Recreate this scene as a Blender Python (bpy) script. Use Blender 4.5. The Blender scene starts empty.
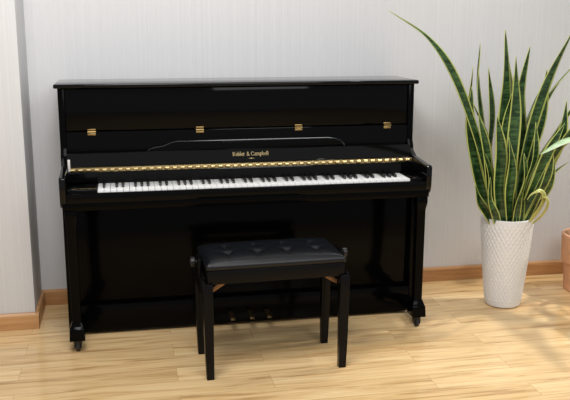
import bpy, bmesh, math, random
from mathutils import Matrix, Vector
random.seed(4)
PI = math.pi
col = bpy.context.collection
scene = bpy.context.scene
scene.view_settings.view_transform = 'Standard'

# ------------------------------------------------------------ materials
def new_mat(name):
    m = bpy.data.materials.new(name); m.use_nodes = True
    nt = m.node_tree; b = nt.nodes['Principled BSDF']
    return m, nt, b
def N(nt, typ, **kw):
    n = nt.nodes.new(typ)
    for k, v in kw.items():
        if k.startswith('i_'): n.inputs[k[2:].replace('_', ' ')].default_value = v
        else: setattr(n, k, v)
    return n
def L(nt, a, b): nt.links.new(a, b)
def simple(name, rgb, rough=.4, metal=0., spec=.5, noise=0., nscale=40., bump=0., coat=0.):
    m, nt, b = new_mat(name)
    b.inputs['Roughness'].default_value = rough
    b.inputs['Metallic'].default_value = metal
    b.inputs['Specular IOR Level'].default_value = spec
    b.inputs['Coat Weight'].default_value = coat
    tc = N(nt, 'ShaderNodeTexCoord'); no = N(nt, 'ShaderNodeTexNoise', i_Scale=nscale, i_Detail=4.)
    L(nt, tc.outputs['Object'], no.inputs['Vector'])
    r = N(nt, 'ShaderNodeValToRGB')
    r.color_ramp.elements[0].color = tuple(c*(1-noise) for c in rgb)+(1,)
    r.color_ramp.elements[1].color = tuple(min(1, c*(1+noise)) for c in rgb)+(1,)
    L(nt, no.outputs['Fac'], r.inputs['Fac']); L(nt, r.outputs['Color'], b.inputs['Base Color'])
    if bump:
        bp = N(nt, 'ShaderNodeBump', i_Strength=bump, i_Distance=.002)
        L(nt, no.outputs['Fac'], bp.inputs['Height']); L(nt, bp.outputs['Normal'], b.inputs['Normal'])
    return m

M = {}
M['lacquer'] = simple('black_lacquer', (.0018, .0018, .002), .06, spec=.28, noise=.1)
M['lacquer_panel'] = simple('black_lacquer_panel', (.0012, .0012, .0014), .06, spec=.13, noise=.1)
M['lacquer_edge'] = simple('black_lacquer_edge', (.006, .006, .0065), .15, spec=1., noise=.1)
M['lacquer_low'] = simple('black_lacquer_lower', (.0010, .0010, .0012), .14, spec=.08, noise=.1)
M['satin'] = simple('black_satin', (.0022, .0022, .0026), .3, spec=.16, noise=.1)
M['knob'] = simple('black_plastic', (.007, .007, .008), .3, spec=.4, noise=.1)
M['brass'] = simple('brass', (.44, .31, .13), .36, metal=1., noise=.12)
M['strip'] = simple('aged_brass', (.56, .43, .21), .36, metal=1., noise=.5, nscale=70)
M['pedal'] = simple('pedal_brass', (.12, .08, .035), .45, metal=1., noise=.1)
M['gold'] = simple('gold_leaf', (.34, .26, .12), .5, metal=.3, noise=.05)
M['ivory'] = simple('white_key', (.86, .86, .85), .22, noise=.02)
M['ebony'] = simple('black_key', (.005, .005, .006), .25, noise=.05)
M['felt'] = simple('black_felt', (.006, .006, .006), .9, spec=.1, noise=.3, nscale=300)
M['leather'] = simple('black_leather', (.0045, .0052, .0070), .35, spec=.34, noise=.2, nscale=180, bump=.2)
M['steel'] = simple('dark_steel', (.035, .034, .033), .4, metal=.8, noise=.1)
M['pale'] = simple('pale_satin', (.75, .74, .70), .35, metal=.3, noise=.05)
M['bronze'] = simple('bronze_bracket', (.26, .135, .06), .4, metal=.5, noise=.15)
M['rubber'] = simple('rubber', (.01, .01, .01), .6, noise=.2)
M['ceramic'] = simple('white_ceramic', (.74, .74, .74), .42, noise=.03)
M['soil'] = simple('soil', (.05, .035, .022), .95, noise=.6, nscale=90, bump=1.)
M['terra'] = simple('terracotta', (.66, .35, .20), .6, noise=.10, nscale=25, bump=.1)
M['stem'] = simple('green_stem', (.16, .26, .07), .5, noise=.15)

def wall_mat():
    m, nt, b = new_mat('wallpaper')
    b.inputs['Roughness'].default_value = .75; b.inputs['Specular IOR Level'].default_value = .2
    tc = N(nt, 'ShaderNodeTexCoord')
    mp = N(nt, 'ShaderNodeMapping'); mp.inputs['Scale'].default_value = (260, 260, 14.)
    n1 = N(nt, 'ShaderNodeTexNoise', i_Scale=1., i_Detail=4.)
    L(nt, tc.outputs['Object'], mp.inputs['Vector']); L(nt, mp.outputs['Vector'], n1.inputs['Vector'])
    mp2 = N(nt, 'ShaderNodeMapping'); mp2.inputs['Scale'].default_value = (95, 95, .15)
    n2 = N(nt, 'ShaderNodeTexNoise', i_Scale=1., i_Detail=1.)
    L(nt, tc.outputs['Object'], mp2.inputs['Vector']); L(nt, mp2.outputs['Vector'], n2.inputs['Vector'])
    mx = N(nt, 'ShaderNodeMath', operation='ADD'); L(nt, n1.outputs['Fac'], mx.inputs[0]); L(nt, n2.outputs['Fac'], mx.inputs[1])
    hf = N(nt, 'ShaderNodeMath', operation='MULTIPLY'); hf.inputs[1].default_value = .5; L(nt, mx.outputs[0], hf.inputs[0])
    r = N(nt, 'ShaderNodeValToRGB')
    r.color_ramp.elements[0].position = .3; r.color_ramp.elements[0].color = (.655, .66, .675, 1)
    r.color_ramp.elements[1].position = .7; r.color_ramp.elements[1].color = (.725, .73, .742, 1)
    L(nt, hf.outputs[0], r.inputs['Fac']); L(nt, r.outputs['Color'], b.inputs['Base Color'])
    bp = N(nt, 'ShaderNodeBump', i_Strength=.2, i_Distance=.001); L(nt, n1.outputs['Fac'], bp.inputs['Height'])
    L(nt, bp.outputs['Normal'], b.inputs['Normal'])
    return m
M['wall'] = wall_mat()

def wood_mat(name, c1, c2, c3, rough, planks):
    m, nt, b = new_mat(name)
    b.inputs['Roughness'].default_value = rough
    tc = N(nt, 'ShaderNodeTexCoord')
    vec = tc.outputs['Object']
    if planks:
        br = N(nt, 'ShaderNodeTexBrick', offset=.37, i_Scale=1.)
        br.inputs['Color1'].default_value = (0, 0, 0, 1); br.inputs['Color2'].default_value = (1, 1, 1, 1); br.inputs['Mortar'].default_value = (.5, .5, .5, 1)
        br.inputs['Mortar Size'].default_value = .0009; br.inputs['Mortar Smooth'].default_value = .1
        br.inputs['Brick Width'].default_value = .9; br.inputs['Row Height'].default_value = .118; br.inputs['Bias'].default_value = 0
        L(nt, vec, br.inputs['Vector'])
        off = N(nt, 'ShaderNodeVectorMath', operation='MULTIPLY_ADD')
        off.inputs[1].default_value = (7.3, 3.1, 5.7)
        L(nt, br.outputs['Color'], off.inputs[0]); L(nt, vec, off.inputs[2]); vec = off.outputs[0]
    mp = N(nt, 'ShaderNodeMapping'); mp.inputs['Scale'].default_value = (1.5, 19, 19)
    L(nt, vec, mp.inputs['Vector'])
    g = N(nt, 'ShaderNodeTexNoise', i_Scale=1.4, i_Detail=7., i_Roughness=.62, i_Distortion=.9)
    L(nt, mp.outputs['Vector'], g.inputs['Vector'])
    mp2 = N(nt, 'ShaderNodeMapping'); mp2.inputs['Scale'].default_value = (3, 110, 110)
    L(nt, vec, mp2.inputs['Vector'])
    g2 = N(nt, 'ShaderNodeTexNoise', i_Scale=1.5, i_Detail=4.)
    L(nt, mp2.outputs['Vector'], g2.inputs['Vector'])
    r = N(nt, 'ShaderNodeValToRGB')
    e = r.color_ramp.elements
    e[0].position = .33; e[0].color = c1+(1,); e[1].position = .68; e[1].color = c3+(1,)
    k = e.new(.47); k.color = c2+(1,)
    L(nt, g.outputs['Fac'], r.inputs['Fac'])
    m1 = N(nt, 'ShaderNodeMix', data_type='RGBA', blend_type='MULTIPLY'); m1.inputs['Factor'].default_value = .36
    L(nt, r.outputs['Color'], m1.inputs['A'])
    r2 = N(nt, 'ShaderNodeValToRGB'); r2.color_ramp.elements[0].position = .3; r2.color_ramp.elements[0].color = (.6, .55, .5, 1); r2.color_ramp.elements[1].position = .6; r2.color_ramp.elements[1].color = (1, 1, 1, 1)
    L(nt, g2.outputs['Fac'], r2.inputs['Fac']); L(nt, r2.outputs['Color'], m1.inputs['B'])
    out = m1.outputs['Result']
    if planks:
        tone = N(nt, 'ShaderNodeMix', data_type='RGBA', blend_type='MULTIPLY'); tone.inputs['Factor'].default_value = 1.
        rt = N(nt, 'ShaderNodeValToRGB'); rt.color_ramp.elements[0].color = (.85, .82, .77, 1); rt.color_ramp.elements[1].color = (1, 1, 1, 1)
        L(nt, br.outputs['Color'], rt.inputs['Fac']); L(nt, out, tone.inputs['A']); L(nt, rt.outputs['Color'], tone.inputs['B'])
        sm = N(nt, 'ShaderNodeMix', data_type='RGBA'); sm.inputs['B'].default_value = (.36, .21, .10, 1)
        fm = N(nt, 'ShaderNodeMath', operation='MULTIPLY'); fm.inputs[1].default_value = .65
        L(nt, br.outputs['Fac'], fm.inputs[0]); L(nt, fm.outputs[0], sm.inputs['Factor'])
        L(nt, tone.outputs['Result'], sm.inputs['A']); out = sm.outputs['Result']
    L(nt, out, b.inputs['Base Color'])
    return m
M['floor'] = wood_mat('oak_laminate', (.52, .32, .14), (.78, .54, .27), (.89, .67, .37), .12, True)
M['base'] = wood_mat('baseboard_wood', (.40, .19, .07), (.52, .27, .11), (.60, .34, .15), .4, False)

def leaf_mat(name, dark, mid, edge, ew):
    m, nt, b = new_mat(name)
    b.inputs['Roughness'].default_value = .34
    uv = N(nt, 'ShaderNodeUVMap', uv_map='UVMap')
    sp = N(nt, 'ShaderNodeSeparateXYZ'); L(nt, uv.outputs['UV'], sp.inputs[0])
    s = N(nt, 'ShaderNodeMath', operation='SUBTRACT'); s.inputs[1].default_value = .5; L(nt, sp.outputs['X'], s.inputs[0])
    a = N(nt, 'ShaderNodeMath', operation='ABSOLUTE'); L(nt, s.outputs[0], a.inputs[0])
    tc = N(nt, 'ShaderNodeTexCoord')
    mp = N(nt, 'ShaderNodeMapping'); mp.inputs['Scale'].default_value = (12, 12, 62); L(nt, tc.outputs['Object'], mp.inputs['Vector'])
    no = N(nt, 'ShaderNodeTexNoise', i_Scale=1., i_Detail=3., i_Distortion=1.2); L(nt, mp.outputs['Vector'], no.inputs['Vector'])
    r = N(nt, 'ShaderNodeValToRGB'); e = r.color_ramp.elements
    e[0].position = .42; e[0].color = dark+(1,); e[1].position = .62; e[1].color = mid+(1,)
    L(nt, no.outputs['Fac'], r.inputs['Fac'])
    st = N(nt, 'ShaderNodeMapRange'); st.inputs['From Min'].default_value = ew-.03; st.inputs['From Max'].default_value = ew+.03
    L(nt, a.outputs[0], st.inputs['Value'])
    mx = N(nt, 'ShaderNodeMix', data_type='RGBA'); mx.inputs['B'].default_value = edge+(1,)
    L(nt, st.outputs['Result'], mx.inputs['Factor']); L(nt, r.outputs['Color'], mx.inputs['A'])
    L(nt, mx.outputs['Result'], b.inputs['Base Color'])
    return m
M['leaf'] = leaf_mat('snake_plant_leaf', (.006, .030, .007), (.052, .12, .034), (.46, .51, .13), .395)
M['leafy'] = leaf_mat('yellow_leaf', (.36, .38, .10), (.50, .50, .18), (.60, .60, .22), .38)
M['leaf2'] = leaf_mat('pale_leaf', (.40, .56, .32), (.52, .68, .44), (.66, .76, .56), .44)

# ------------------------------------------------------------ mesh helpers
class MB:
    def __init__(s): s.bm = bmesh.new()
    def _merge(s, t):
        me = bpy.data.meshes.new('tmp'); t.to_mesh(me); t.free(); s.bm.from_mesh(me); bpy.data.meshes.remove(me)
    def box(s, x0, x1, y0, y1, z0, z1, bev=.002, seg=2, rot=None, piv=None):
        t = bmesh.new(); bmesh.ops.create_cube(t, size=1)
        for v in t.verts: v.co = Vector(((x0+x1)/2+v.co.x*(x1-x0), (y0+y1)/2+v.co.y*(y1-y0), (z0+z1)/2+v.co.z*(z1-z0)))
        if bev: bmesh.ops.bevel(t, geom=t.edges[:], offset=bev, segments=seg, affect='EDGES', profile=.5)
        if rot: bmesh.ops.rotate(t, verts=t.verts, cent=piv or ((x0+x1)/2, (y0+y1)/2, (z0+z1)/2), matrix=rot)
        s._merge(t); return s
    def prism(s, pts, x0, x1, bev=.002):            # pts are (y, z), extruded along x
        t = bmesh.new()
        a = [t.verts.new((x0, y, z)) for y, z in pts]; b = [t.verts.new((x1, y, z)) for y, z in pts]
        n = len(pts); t.faces.new(a); t.faces.new(b[::-1])
        for i in range(n): t.faces.new((a[i], b[i], b[(i+1) % n], a[(i+1) % n]))
        bmesh.ops.recalc_face_normals(t, faces=t.faces)
        if bev: bmesh.ops.bevel(t, geom=t.edges[:], offset=bev, segments=2, affect='EDGES', profile=.5)
        s._merge(t); return s
    def slab(s, pts, y0, y1, bev=.001):            # pts are (x, z), extruded along y
        t = bmesh.new()
        a = [t.verts.new((x, y0, z)) for x, z in pts]; b = [t.verts.new((x, y1, z)) for x, z in pts]
        n = len(pts); t.faces.new(a); t.faces.new(b[::-1])
        for i in range(n): t.faces.new((a[i], b[i], b[(i+1) % n], a[(i+1) % n]))
        bmesh.ops.recalc_face_normals(t, faces=t.faces)
        if bev: bmesh.ops.bevel(t, geom=t.edges[:], offset=bev, segments=2, affect='EDGES', profile=.5)
        s._merge(t); return s
    def loft(s, secs, bev=.002):                    # secs (cx, cy, z, hx, hy)
        t = bmesh.new(); rows = []
        for cx, cy, z, hx, hy in secs:
            rows.append([t.verts.new((cx+a*hx, cy+b*hy, z)) for a, b in ((-1, -1), (1, -1), (1, 1), (-1, 1))])
        t.faces.new(rows[0][::-1]); t.faces.new(rows[-1])
        for r, q in zip(rows, rows[1:]):
            for i in range(4): t.faces.new((r[i], r[(i+1) % 4], q[(i+1) % 4], q[i]))
        bmesh.ops.recalc_face_normals(t, faces=t.faces)
        if bev: bmesh.ops.bevel(t, geom=t.edges[:], offset=bev, segments=2, affect='EDGES', profile=.5)
        s._merge(t); return s
    def lathe(s, prof, c=(0, 0, 0), seg=48, disp=None, axis='Z'):
        t = bmesh.new(); rows = []
        for r, z in prof:
            row = []
            for i in range(seg):
                a = 2*PI*i/seg; rr = r+(disp(a, z) if disp else 0)
                p = Vector((rr*math.cos(a), rr*math.sin(a), z))
                if axis == 'X': p = Vector((p.z, p.x, p.y))
                if axis == 'Y': p = Vector((p.x, p.z, p.y))
                row.append(t.verts.new(p+Vector(c)))
            rows.append(row)
        for q, w in zip(rows, rows[1:]):
            for i in range(seg): t.faces.new((q[i], q[(i+1) % seg], w[(i+1) % seg], w[i]))
        t.faces.new(rows[0][::-1]); t.faces.new(rows[-1])
        bmesh.ops.recalc_face_normals(t, faces=t.faces)
        s._merge(t); return s
    def tube(s, pts, r, seg=8):
        t = bmesh.new(); rows = []
        pts = [Vector(p) for p in pts]
        for i, p in enumerate(pts):
            d = (pts[min(i+1, len(pts)-1)]-pts[max(i-1, 0)]).normalized()
            u = d.orthogonal().normalized() if i == 0 else (u-d*u.dot(d)).normalized()
            w = d.cross(u); rr = r[i] if isinstance(r, (list, tuple)) else r
            rows.append([t.verts.new(p+u*rr*math.cos(2*PI*k/seg)+w*rr*math.sin(2*PI*k/seg)) for k in range(seg)])
        for q, w in zip(rows, rows[1:]):
            for i in range(seg): t.faces.new((q[i], q[(i+1) % seg], w[(i+1) % seg], w[i]))
        t.faces.new(rows[0][::-1]); t.faces.new(rows[-1])
        bmesh.ops.recalc_face_normals(t, faces=t.faces)
        s._merge(t); return s
    def build(s, name, mat, parent=None, sub=Vector((0, 0, 0)), angle=35):
        bmesh.ops.translate(s.bm, verts=s.bm.verts, vec=-Vector(sub))
        me = bpy.data.meshes.new(name); s.bm.to_mesh(me); s.bm.free(); me.materials.append(mat)
        me.polygons.foreach_set('use_smooth', [True]*len(me.polygons)); me.set_sharp_from_angle(angle=math.radians(angle))
        o = bpy.data.objects.new(name, me); col.objects.link(o)
        if parent: o.parent = parent
        return o
def thing(name, label, cat, loc, rz=0):
    o = bpy.data.objects.new(name, None); col.objects.link(o)
    o.location = loc; o.rotation_euler = (0, 0, rz); o.empty_display_size = .1
    o['label'] = label; o['category'] = cat
    return o
def struct(o, label): o['kind'] = 'structure'; o['label'] = label; return o

# ------------------------------------------------------------ room
PX, PY = -.887, -.296
struct(MB().box(-3.5, 3.5, -6, .15, -.08, 0, 0).build('floor', M['floor']), 'light oak laminate plank floor')
struct(MB().box(PX-.05, 3.5, 0, .12, 0, 2.7, 0).build('wall_back', M['wall']), 'pale grey papered wall behind the piano')
struct(MB().box(-3.5, PX, PY, .12, 0, 2.7, .003).build('wall_left', M['wall']), 'projecting grey wall section left of the piano')
bb = [(0, 0), (-.014, 0), (-.014, .062), (-.008, .072), (0, .072)]
struct(MB().prism(bb, PX, 3.5, .001).build('baseboard_back', M['base']), 'brown wood baseboard along the back wall')
struct(MB().prism([(y+PY, z) for y, z in bb], -3.5, PX+.014, .001).build('baseboard_left', M['base']), 'brown wood baseboard on the projecting wall')
struct(MB().slab([(PX-y, z) for y, z in bb], PY-.012, -.014, .001).build('baseboard_return', M['base']), 'short brown baseboard on the side of the projecting wall')

# ------------------------------------------------------------ piano
P0 = Vector((0, -.33, 0))
piano = thing('upright_piano', 'glossy black upright piano with open keyboard, standing against the grey wall', 'piano', P0)
def pb(mb, name, mat, parent=None, label=None, sub=None):
    o = mb.build(name, M[mat], parent or piano, P0 if parent is None else (sub or P0))
    if label: o['label'] = label
    return o
W = .743; WI = .719
side = [(-.055, .03), (-.055, 1.009), (-.345, 1.009), (-.345, .77), (-.36, .74), (-.36, .6), (-.425, .56), (-.425, .03)]
for s in (-1, 1):
    x0, x1 = sorted((s*W, s*(W-.025)))
    pb(MB().prism(side, x0, x1, .002), 'side_panel', 'lacquer_low')
pb(MB().box(-WI, WI, -.075, -.055, .05, 1.008, .001), 'back_panel', 'satin')
pb(MB().box(-.757, .757, -.364, -.052, 1.0095, 1.026, .005, 3), 'lid', 'lacquer')
pb(MB().box(-WI, WI, -.338, -.315, .838, 1.008, .003), 'upper_panel', 'lacquer_panel')
pb(MB().box(-WI, WI, -.342, -.315, .69, .834, .003), 'music_desk', 'lacquer_panel')
def ledge(i_):
    return [(-.398+i_, .750), (-.395+i_, .757), (-.375+i_*.5, .765), (-.335, .772-i_), (-.303, .785-i_), (-.28, .790-i_), (.36, .790-i_), (.392-i_, .786-i_), (.417-i_, .774), (.432-i_, .761), (.434-i_, .750)]
pb(MB().slab(ledge(0), -.356, -.340, .002), 'music_ledge', 'lacquer_panel')
def crv(P, n):
    P = [Vector(p) for p in P]; P = [P[0]*2-P[1]]+P+[P[-1]*2-P[-2]]; out = []
    for i in range(1, len(P)-2):
        for k in range(n):
            t_ = k/n; a, b, c, d = P[i-1], P[i], P[i+1], P[i+2]
            out.append(.5*((2*b)+(c-a)*t_+(2*a-5*b+4*c-d)*t_*t_+(3*b-a-3*c+d)*t_**3))
    out.append(P[-2]); return out
pb(MB().tube([(x, -.357, z) for x, z in ledge(.002)], .003, 8), 'ledge_trim', 'lacquer_edge')
for x in (-.618, -.182, .235, .626):
    h = MB().box(x-.016, x+.016, -.3455, -.341, .820, .828, .0008).box(x-.016, x+.016, -.3415, -.336, .839, .845, .0008)
    h.lathe([(.003, -.016), (.003, .016)], (x, -.346, .8335), 12, axis='X')
    pb(h, 'hinge', 'brass', label='small brass hinge')
F0, F1 = (-.407, .704), (-.375, .752)
fb = [(-.34, .752), F1, F0, (-.43, .698), (-.435, .68), (-.438, .645), (-.34, .645)]
pb(MB().prism(fb, -WI, WI, .002), 'fallboard', 'lacquer')
hs = MB().box(-WI+.008, WI-.008, -.438, -.412, .686, .7025, .0015)
n = 46
for i in range(n):
    x = -WI+.012+i*(2*WI-.024)/n
    hs.lathe([(.003, .001), (.0075, .005), (.0075, 2*WI/n-.011), (.003, 2*WI/n-.007)], (x, -.436, .6945), 10, axis='X')
pb(hs, 'hinge_strip', 'strip', label='long ribbed brass strip above the keys')
pb(MB().box(-.60, .66, -.441, -.437, .64, .678, .0005), 'felt_strip', 'felt')

# lettering drawn with a pen stroke
GL = {
 'K': (4.8, [[(.3, 7), (.3, 0)], [(-.4, 6.7), (.3, 7)], [(3.4, 7), (.5, 3.4)], [(1.2, 4.2), (3.4, .1)]]),
 'o': (3.8, [[(.1, 3.6), (.1, 1.4), (1.3, .1), (2.5, 1.4), (2.5, 3.6), (1.3, 4.9), (.1, 3.6)]]),
 'h': (3.8, [[(0, 7.5), (0, 0)], [(0, 3.9), (1.2, 5), (2.3, 4), (2.3, 0)]]),
 'l': (1.9, [[(0, 7.5), (0, .6), (.6, .1)]]),
 'e': (3.6, [[(2.4, .9), (1.3, 0), (.1, 1.4), (.1, 3.6), (1.3, 5), (2.4, 3.7), (2.4, 2.5), (.2, 2.5)]]),
 'r': (2.9, [[(0, 5), (0, 0)], [(0, 3.8), (1.0, 4.9), (2.0, 4.8)]]),
 'a': (3.9, [[(.3, 4.5), (1.3, 5), (2.3, 4), (2.3, .7), (2.9, .1)], [(2.2, 2.9), (.5, 2.5), (0, 1.2), (1, 0), (2.2, 1)]]),
 'm': (5.8, [[(0, 5), (0, 0)], [(0, 3.9), (1.1, 5), (2.1, 4), (2.1, 0)], [(2.1, 3.9), (3.2, 5), (4.2, 4), (4.2, 0)]]),
 'p': (3.8, [[(0, 5), (0, -2.2)], [(0, 3.9), (1.3, 5), (2.5, 3.8), (2.5, 1.2), (1.2, 0), (0, 1)]]),
 'b': (3.8, [[(0, 7.5), (0, .9), (1.2, 0), (2.5, 1.2), (2.5, 3.8), (1.3, 5), (0, 4)]]),
 'C': (5.2, [[(3.9, 5.4), (3.2, 6.6), (2.1, 7), (.9, 6.3), (.1, 4.8), (.1, 2.2), (.9, .7), (2.1, 0), (3.2, .4), (3.9, 1.6)]]),
 '&': (4.8, [[(3.7, 0), (.9, 5), (.8, 6.2), (1.6, 7), (2.4, 6.2), (2.2, 5.1), (.3, 3), (0, 1.4), (1, 0), (2.4, .4), (3.6, 2.8)]]),
 ' ': (2.4, [])}
txt = 'Kohler & Campbell'; TW = .152; U = TW/sum(GL[c][0] for c in txt)
t = bmesh.new(); xx = -TW/2
for ch in txt:
    wd, st_ = GL[ch]
    for pl in st_:
        for (ax, ay), (cx, cy) in zip(pl, pl[1:]):
            a, c = Vector((ax, ay, 0)), Vector((cx, cy, 0)); d = (c-a).normalized()
            nn = Vector((-d.y, d.x, 0))*(.20+.26*abs(d.y)); a = a-d*.15; c = c+d*.15
            q = [a-nn, a+nn, c+nn, c-nn]
            lo = [t.verts.new((xx+p.x*U, p.y*U, 0)) for p in q]; hi = [t.verts.new((xx+p.x*U, p.y*U, .0006)) for p in q]
            t.faces.new(lo[::-1]); t.faces.new(hi)
            for i in range(4): t.faces.new((lo[i], lo[(i+1) % 4], hi[(i+1) % 4], hi[i]))
    xx += wd*U
bmesh.ops.recalc_face_normals(t, faces=t.faces)
tm = MB(); tm._merge(t)
ta = math.atan2(F1[1]-F0[1], F1[0]-F0[0])
def fbp(x, k, off=.0008):      # point on the sloping fallboard face, k from its lower edge
    p0, p1 = Vector((0,)+F0), Vector((0,)+F1); d = (p1-p0).normalized(); nrm = Vector((0, -d.z, d.y))
    v = p0+d*k+nrm*off; return Vector((x, v.y, v.z))
tx = tm.build('lettering', M['gold'], piano); tx.location = fbp(.024, .026)-P0; tx.rotation_euler = (ta, 0, 0); tx['label'] = 'gold maker lettering'
orn = MB().slab([(-.014, .0), (-.004, .001), (0, .0028), (.004, .001), (.014, 0), (.004, -.001), (0, -.0028), (-.004, -.001)], -.0004, .0004, 0)
oo = orn.build('ornament', M['gold'], piano); oo.location = fbp(.024, .014)-P0; oo.rotation_euler = (ta-PI/2, 0, 0)
oo['label'] = 'tiny gold ornament under the lettering'
arm = [(-.34, .575), (-.34, .745), (-.37, .734), (-.42, .708), (-.56, .698), (-.598, .696), (-.605, .690), (-.606, .65), (-.603, .61), (-.597, .588), (-.58, .576)]
for s in (-1, 1):
    x0, x1 = sorted((s*.737, s*.714)); pb(MB().prism(arm, x0, x1, .0025), 'arm', 'lacquer')
pb(MB().box(-.730, .730, -.60, -.33, .565, .60, .004), 'keybed', 'lacquer_low')
pb(MB().box(-.713, .713, -.603, -.584, .595, .633, .003), 'key_slip', 'lacquer_panel')
DZ = .007
KC = .028; KT = 1.252; KW = KT/52; K0 = KC-KT/2
pb(MB().box(-.713, K0-.002, -.583, -.437, .60, .645, .004, 3), 'key_block', 'lacquer_panel')
pb(MB().box(K0+KT+.002, .713, -.583, -.437, .60, .645, .004, 3), 'key_block', 'lacquer_panel')
wk = MB().box(-KW/2+.0007, KW/2-.0007, -.578, -.438, .605, .633, .0015)
wk = pb(wk, 'white_key', 'ivory')
for i in range(52):
    o = wk if i == 0 else wk.copy()
    if i: col.objects.link(o); o.parent = piano
    o.location = (K0+(i+.5)*KW, 0, DZ)
bk0 = pb(MB().prism([(-.438, .630), (-.438, .6455), (-.526, .6455), (-.532, .640), (-.535, .630)], -.0052, .0052, .0012), 'black_key', 'ebony')
first = True
for i in range(51):
    if 'ABCDEFG'[i % 7] in 'ACDFG':
        o = bk0 if first else bk0.copy()
        if not first: col.objects.link(o); o.parent = piano
        first = False; o.location = (K0+(i+1)*KW, 0, DZ)
for s in (-1, 1):
    c = s*.700
    l = MB().loft([(c, -.58, .566, .023, .024), (c, -.58, .542, .023, .024), (c, -.578, .51, .018, .019), (c, -.578, .30, .0175, .0175), (c, -.578, .125, .017, .017), (c, -.578, .105, .024, .025), (c, -.58, .095, .028, .031), (c, -.58, .05, .030, .035)], .0015)
    l.box(c-.022, c+.022, -.545, -.42, .05, .085, .003)
    pb(l, 'leg', 'lacquer_low')
    ca = pb(MB().lathe([(.004, .030), (.017, .033), (.017, .045), (.010, .052)], (c, -.585, 0), 20).box(c-.014, c-.010, -.597, -.567, .014, .036, .001).box(c+.010, c+.014, -.597, -.567, .014, .036, .001), 'caster', 'steel')
    MB().lathe([(.015, -.009), (.021, -.006), (.021, .006), (.015, .009)], (c, -.583, .021), 24, axis='X').build('wheel', M['rubber'], ca, P0)
lp = MB().box(-WI, WI, -.405, -.385, .13, .564, .003).box(-.655, .655, -.409, -.40, .17, .53, .004)
pb(lp, 'lower_panel', 'lacquer_low')
pb(MB().box(-WI, WI, -.425, -.07, .012, .128, .004), 'bottom_rail', 'lacquer_low')
for x in (-.075, .006, .080):
    p = MB().prism([(-.42, .054), (-.42, .064), (-.47, .066), (-.50, .062), (-.510, .054), (-.505, .050), (-.47, .056)], x-.010, x+.010, .0025)
    pb(p, 'pedal', 'pedal', label='small dull brass pedal')
pb(MB().box(-.712, -.702, -.444, -.430, .690, .738, .002), 'end_piece', 'pale', label='small pale upright piece at the left end of the fallboard')  # thin pale upright block beside the left arm

# ------------------------------------------------------------ bench
B0 = (.026, -.815, 0)
bench = thing('piano_bench', 'black piano bench with buttoned leather seat and four legs, in front of the piano', 'bench', B0, math.radians(2.0))
HX, HY = .248, .126
ZB = .408
r1 = [(-.165, .048), (-.055, .048), (.055, .048), (.165, .048)]; r2 = [(x, -.048) for x, y in r1]
BT = r1+r2; CR = []
for i in range(3): CR += [(r1[i], r2[i+1]), (r2[i], r1[i+1])]
for q in r1: CR.append((q, (q[0], HY)))
for q in r2: CR.append((q, (q[0], -HY)))
CR += [(r1[0], (-HX, 0)), (r2[0], (-HX, 0)), (r1[3], (HX, 0)), (r2[3], (HX, 0))]
def tz(u, v):
    e = (1-abs(u)**6)*(1-abs(v)**4)
    x, y = u*HX, v*HY
    d = sum(.0075*math.exp(-((x-bx)**2+(y-by)**2)/(2*.012**2)) for bx, by in BT)
    cr = 0
    for (ax, ay), (cx, cy) in CR:
        dx, dy = cx-ax, cy-ay; t = max(0, min(1, ((x-ax)*dx+(y-ay)*dy)/(dx*dx+dy*dy)))
        q = math.hypot(x-ax-t*dx, y-ay-t*dy); cr = max(cr, .0018*math.exp(-q*q/(2*.009**2)))
    return e, d+cr
t = bmesh.new(); NX, NY = 140, 76; g = []
for j in range(NY+1):
    row = []
    for i in range(NX+1):
        u, v = 2*i/NX-1, 2*j/NY-1
        e, d = tz(u, v)
        row.append(t.verts.new((u*HX, v*HY, ZB+.026+.018*e**.5-d*min(1, e*1.6))))
    g.append(row)
for j in range(NY):
    for i in range(NX): t.faces.new((g[j][i], g[j][i+1], g[j+1][i+1], g[j+1][i]))
ring = [g[0][i] for i in range(NX+1)]+[g[j][NX] for j in range(1, NY+1)]+[g[NY][i] for i in range(NX-1, -1, -1)]+[g[j][0] for j in range(NY-1, 0, -1)]
prev = ring
for off, z in ((.006, ZB+.021), (.009, ZB+.013), (.007, ZB+.004), (0., ZB)):
    cur = []
    for v in ring:
        x = v.co.x+(off if v.co.x > HX-.0001 else -off if v.co.x < -HX+.0001 else 0); y = v.co.y+(off if v.co.y > HY-.0001 else -off if v.co.y < -HY+.0001 else 0)
        cur.append(t.verts.new((x, y, z)))
    n = len(ring)
    for i in range(n): t.faces.new((prev[i], cur[i], cur[(i+1) % n], prev[(i+1) % n]))
    prev = cur
t.faces.new(prev)
bmesh.ops.recalc_face_normals(t, faces=t.faces)
cm = MB(); cm._merge(t)
cush = cm.build('seat_cushion', M['leather'], bench, angle=75); cush['label'] = 'tufted black leather cushion'
bt = None
for bx, by in BT:
    if bt is None:
        bt = MB().lathe([(.001, .003), (.005, .0026), (.007, .001), (.0072, -.002), (.001, -.003)], (0, 0, 0), 16).build('button', M['leather'], cush); o = bt
    else: o = bt.copy(); col.objects.link(o); o.parent = cush
    o.location = (bx, by, ZB+.0352)
MB().box(-.252, .252, -.131, .131, .358, ZB+.001, .003).build('seat_board', M['satin'], bench)
MB().box(-.235, .235, .118, .132, .300, .340, .002).build('apron', M['satin'], bench)
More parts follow.
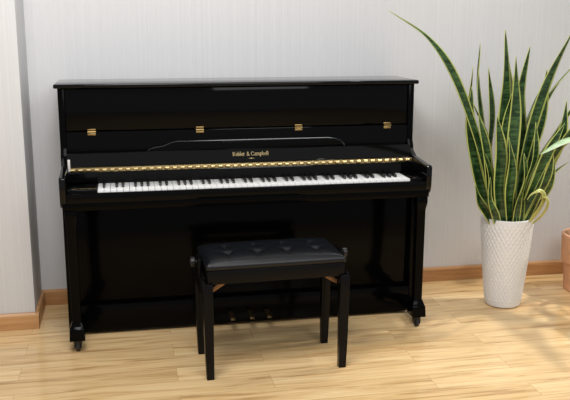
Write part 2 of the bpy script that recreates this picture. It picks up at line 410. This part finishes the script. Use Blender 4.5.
for s in (-1, 1):
    MB().box(s*.266-.006, s*.266+.006, -.125, .125, .310, .368, .002).box(s*.268-.006, s*.268+.006, -.045, .045, .36, .428, .002).build('side_rail', M['satin'], bench)
    kn = MB().lathe([(.005, 0), (.005, .006), (.016, .008), (.019, .012), (.019, .024), (.015, .027), (.004, .028)], (0, 0, 0), 20, axis='X').build('height_knob', M['knob'], bench)
    kn.location = (s*.272, 0, .410); kn.rotation_euler = (0, 0, 0 if s > 0 else PI)
    for q in (-1, 1):
        MB().loft([(s*.248, q*.122, 0, .0135, .0135), (s*.250, q*.123, .10, .0155, .0155), (s*.252, q*.122, .30, .018, .018), (s*.253, q*.121, .362, .018, .018)], .002).build('leg', M['satin'], bench)
    for yy in (-.095, .105):
        MB().slab([(s*.233, .318), (s*.233, .336), (s*.20, .359), (s*.176, .359), (s*.189, .345)], yy-.004, yy+.004, .0006).build('corner_bracket', M['bronze'], bench)['label'] = 'bronze corner bracket under the seat'
MB().tube([(-.25, 0, .350), (.25, 0, .350)], .006, 12).build('crank_rod', M['steel'], bench)

# ------------------------------------------------------------ snake plant
S0 = Vector((1.190, -.385, 0))
snake = thing('potted_snake_plant', 'tall snake plant with yellow-edged leaves in a white textured pot', 'plant', S0)
HP = .415
def rad(z):
    k = z/HP; return .076+.041*k**.8
def dsp(a, z):
    if z < .012 or z > HP-.012: return 0
    f = min(1, (z-.012)/.02, (HP-.012-z)/.02)
    return .0030*f*abs(math.sin(18*a+z*95))*abs(math.sin(18*a-z*95))
prof = [(rad(0)-.012, 0), (rad(0)-.003, .003)]+[(rad(.006+i*(HP-.010)/170), .006+i*(HP-.010)/170) for i in range(171)]
prof += [(rad(HP)-.002, HP), (rad(HP)-.010, HP), (rad(HP)-.013, HP-.006), (rad(HP)-.016, HP-.05)]
MB().lathe(prof, seg=288, disp=dsp).build('pot', M['ceramic'], snake, angle=50)
MB().lathe([(.001, HP-.06), (.100, HP-.06), (.101, HP-.035), (.06, HP-.028), (.001, HP-.025)], seg=40).build('soil', M['soil'], snake)

def leaf(pts, w, face, fold, parent, mat, profile, name='leaf', twist=0., wav=0.):
    C = crv(pts, 9); n = len(C)
    t = bmesh.new(); uvl = t.loops.layers.uv.new('UVMap'); rows = []; K = 7; ph = random.random()*6
    for i, p in enumerate(C):
        s_ = i/(n-1)
        d = (C[min(i+1, n-1)]-C[max(i-1, 0)]).normalized()
        an = face+twist*s_+wav*math.sin(s_*7+ph)
        wv = Vector((math.cos(an), math.sin(an), 0)); wv = (wv-d*wv.dot(d)).normalized(); nv = wv.cross(d)
        ww = w*profile(s_)/2
        rows.append([t.verts.new(p+wv*ww*(2*k/(K-1)-1)-nv*fold*ww*(1-abs(2*k/(K-1)-1))**1) for k in range(K)])
    for i in range(n-1):
        for k in range(K-1):
            f = t.faces.new((rows[i][k], rows[i][k+1], rows[i+1][k+1], rows[i+1][k]))
            for lp_, (a, b) in zip(f.loops, ((k, i), (k+1, i), (k+1, i+1), (k, i+1))): lp_[uvl].uv = (a/(K-1), b/(n-1))
    me = bpy.data.meshes.new(name); t.to_mesh(me); t.free(); me.materials.append(mat)
    me.polygons.foreach_set('use_smooth', [True]*len(me.polygons))
    o = bpy.data.objects.new(name, me); col.objects.link(o); o.parent = parent
    md = o.modifiers.new('thick', 'SOLIDIFY'); md.thickness = .0022; md.offset = 0
    return o
def sprof(s_):
    return (.55+.45*math.sin(min(1, s_/.5)*PI/2))*(1-max(0, (s_-.5)/.5)**2.2)+.01
LV = [
 ([(-.06, -.02, .36), (-.16, -.05, .70), (-.30, -.08, 1.02), (-.44, -.10, 1.20), (-.62, -.10, 1.315)], .040, .3, .4),
 ([(-.055, .03, .36), (-.10, .04, .70), (-.145, .05, .98), (-.15, .05, 1.18)], .052, .7, .6),
 ([(-.03, -.04, .36), (-.07, -.06, .75), (-.07, -.06, 1.02), (-.09, -.06, 1.24)], .062, .0, .5),
 ([(0, -.06, .36), (-.035, -.08, .65), (-.03, -.08, .90), (-.045, -.08, 1.13)], .056, -.4, .8),
 ([(.02, -.03, .36), (.04, -.05, .68), (.115, -.06, 1.00), (.24, -.07, 1.28)], .060, .2, .5),
 ([(.03, .03, .36), (.07, .04, .68), (.05, .04, .95), (.08, .04, 1.17)], .050, -.6, .8),
 ([(.05, -.05, .36), (.11, -.09, .60), (.21, -.12, .80), (.35, -.15, .95)], .062, .3, .4),
 ([(.06, .01, .36), (.15, .01, .58), (.28, .0, .75), (.42, -.03, .86)], .054, .6, .2),
 ([(-.065, 0, .36), (-.16, -.02, .61), (-.205, -.02, .81), (-.21, -.02, 1.0)], .054, -.2, .6),
 ([(-.07, -.03, .36), (-.13, -.06, .45), (-.175, -.08, .51), (-.205, -.09, .585)], .038, .2, .3),
 ([(-.06, -.05, .36), (-.10, -.09, .44), (-.14, -.11, .52), (-.15, -.12, .62)], .040, .1, .5),
 ([(.01, .06, .36), (.0, .07, .62), (.03, .07, .85), (.025, .07, 1.04)], .054, .2, .7),
 ([(.045, .05, .36), (.095, .06, .70), (.19, .06, .93), (.31, .05, 1.09)], .054, .5, .4),
 ([(-.02, .02, .36), (-.075, .02, .65), (-.12, .01, .80), (-.195, .0, .93)], .052, 1.0, .3),
 ([(.06, -.04, .36), (.13, -.06, .61), (.20, -.07, .79), (.21, -.07, .94)], .062, -.2, .6),
 ([(-.045, -.065, .36), (-.09, -.09, .55), (-.095, -.10, .72), (-.125, -.10, .88)], .058, -.3, .5),
 ([(.02, -.08, .36), (.02, -.10, .55), (.06, -.11, .70), (.05, -.11, .85)], .062, .3, .6),
 ([(.01, -.06, .36), (.065, -.10, .55), (.105, -.12, .70), (.175, -.13, .845)], .054, -.5, .6),
 ([(-.05, -.04, .36), (-.12, -.07, .56), (-.155, -.08, .74), (-.20, -.08, .88)], .052, .0, .5),
 ([(-.02, -.07, .36), (-.05, -.11, .53), (-.05, -.12, .66), (-.075, -.12, .79)], .056, .2, .4),
 ([(.0, .03, .36), (-.02, .03, .70), (.005, .03, .95), (-.02, .03, 1.10)], .050, .5, .7),
 ([(.03, 0, .36), (.08, 0, .65), (.14, 0, .85), (.145, 0, 1.07)], .054, -.3, .6),
 ([(.055, .04, .36), (.13, .05, .60), (.24, .05, .78), (.355, .04, .965)], .050, .3, .5),
 ([(-.04, .01, .36), (-.10, .0, .65), (-.10, 0, .88), (-.13, 0, 1.08)], .052, .3, .6),
 ([(.04, -.06, .36), (.08, -.10, .50), (.125, -.11, .62), (.135, -.11, .77)], .054, .1, .5),
 ([(.06, -.03, .37), (.125, -.05, .48), (.165, -.07, .58), (.17, -.08, .71)], .044, .1, .7),
 ([(-.06, -.04, .37), (-.11, -.07, .52), (-.135, -.08, .64), (-.175, -.09, .73)], .046, .2, .5),
 ([(.0, -.08, .37), (-.01, -.12, .50), (.01, -.13, .62), (-.005, -.13, .72)], .052, .4, .4),
 ([(.055, 0, .37), (.13, -.02, .50), (.19, -.03, .60), (.26, -.04, .66)], .040, .6, .4),
 ([(-.05, .05, .37), (-.115, .07, .60), (-.17, .08, .82), (-.165, .08, 1.08)], .044, .0, .6),
 ([(.03, .05, .37), (.055, .07, .65), (.13, .08, .88), (.19, .08, 1.02)], .048, .4, .6),
 ([(-.02, -.05, .37), (-.025, -.07, .60), (-.065, -.07, .80), (-.045, -.07, .98)], .050, .6, -.7),
]
for pts, w, fc, tw in LV: leaf(pts, w, fc, .35, snake, M['leaf'], sprof, twist=tw, wav=.24)
o = leaf([(.04, -.08, .37), (.075, -.13, .46), (.085, -.16, .525), (.055, -.18, .56), (.01, -.19, .555), (-.01, -.19, .53)], .034, .2, .3, snake, M['leafy'], sprof, twist=1.)
o['label'] = 'short curled yellowish leaf'
leaf([(.06, -.06, .37), (.10, -.11, .43), (.115, -.14, .49), (.09, -.16, .53), (.06, -.16, .52)], .026, .2, .3, snake, M['leafy'], sprof, twist=.8)['label'] = 'short curled yellowish leaf'

# ------------------------------------------------------------ neighbouring terracotta pot, mostly outside the picture
T0 = Vector((1.692, -.27, 0))
tp = thing('terracotta_potted_plant', 'pale-leaved plant in a terracotta pot, cut off by the right picture edge', 'plant', T0)
MB().lathe([(.108, 0), (.114, .004), (.120, .13), (.120, .134), (.128, .138), (.134, .144), (.138, .272), (.134, .278), (.124, .278), (.120, .270), (.115, .21)], seg=56).build('pot', M['terra'], tp)
MB().lathe([(.001, .21), (.114, .21), (.116, .248), (.05, .254), (.001, .256)], seg=32).build('soil', M['soil'], tp)
def broad(s_): return math.sin(PI*min(1, s_**.75))**.8+.01
st = [(-.14, -.30, .775, -.29, -.02, .01, .09), (-.13, -.10, .275, -.035, -.05, -.085, .06), (.05, -.15, .80, .12, -.16, .01, .085), (.15, .02, .70, .2, .0, -.04, .085), (.0, .05, .95, .05, .03, .16, .085), (.1, -.1, .55, .14, -.08, .0, .085), (.08, .1, .82, .15, .06, .05, .085),
      (.08, -.30, .75, -.02, -.26, .06, .045), (.10, -.26, .66, .10, -.26, .02, .045), (.06, -.24, .58, -.02, -.22, .04, .045), (.12, -.20, .86, .06, -.26, .06, .045), (.14, -.30, .60, .16, -.20, .02, .045), (.12, -.16, .70, .16, -.24, .08, .045)]
for x, y, z, dx, dy, dz, lw in st:
    b = Vector((max(-.05, min(.05, x*.3)), max(-.05, y*.3), .25)); e = Vector((x, y, z-.02))
    MB().tube(crv([b, (b+e)/2+Vector((0, 0, .10)), e], 6), .004, 8).build('stem', M['stem'], tp)
    d = Vector((dx, dy, dz))
    up = Vector((0, 0, .02 if lw < .088 else .04))
    leaf([e, e+d*.35+up*.75, e+d*.75+up*.4, e+d*1.15-up], lw, math.atan2(d.y, d.x)+PI/2, .2, tp, M['leaf2'], broad)

# ------------------------------------------------------------ light
w = bpy.data.worlds.new('world'); scene.world = w; w.use_nodes = True
w.node_tree.nodes['Background'].inputs[0].default_value = (.98, .985, 1, 1); w.node_tree.nodes['Background'].inputs[1].default_value = .40
def area(name, loc, tgt, size, e, c):
    l = bpy.data.lights.new(name, 'AREA'); l.size = size; l.energy = e; l.color = c
    o = bpy.data.objects.new(name, l); col.objects.link(o); o.location = loc
    o.rotation_euler = (Vector(tgt)-Vector(loc)).to_track_quat('-Z', 'Y').to_euler()
area('ceiling_light', (-.6, -2.0, 2.65), (0, -.9, 0), 1.0, 48, (1, .98, .96))
area('room_light', (.8, -3.6, 2.6), (.3, 0, .6), 1.6, 38, (1, .99, .98))
def spot(loc, tgt, e, deg, soft, name):
    l = bpy.data.lights.new(name, 'SPOT'); l.energy = e; l.spot_size = math.radians(deg); l.spot_blend = .9; l.shadow_soft_size = soft; l.color = (1, .97, .92)
    o = bpy.data.objects.new(name, l); col.objects.link(o); o.location = loc
    o.rotation_euler = (Vector(tgt)-Vector(loc)).to_track_quat('-Z', 'Y').to_euler()
spot((1.15, -.22, 2.65), (1.2, -.75, 0), 55, 58, .05, 'downlight')
spot((2.95, -.35, 2.2), (1.35, -.75, 0), 210, 44, .04, 'side_spot')  # added spot, throws leaf shadows from the right onto the floor

# ------------------------------------------------------------ camera
c = bpy.data.cameras.new('camera'); o = bpy.data.objects.new('camera', c); col.objects.link(o)
R = Matrix.Rotation(-.195, 3, 'Z') @ Matrix.Rotation(PI/2-.212, 3, 'X') @ Matrix.Rotation(.001, 3, 'Z')
o.matrix_world = Matrix.Translation((-.488, -3.708, 1.259)) @ R.to_4x4()
c.sensor_width = 36; c.lens = 817/570*36
scene.camera = o
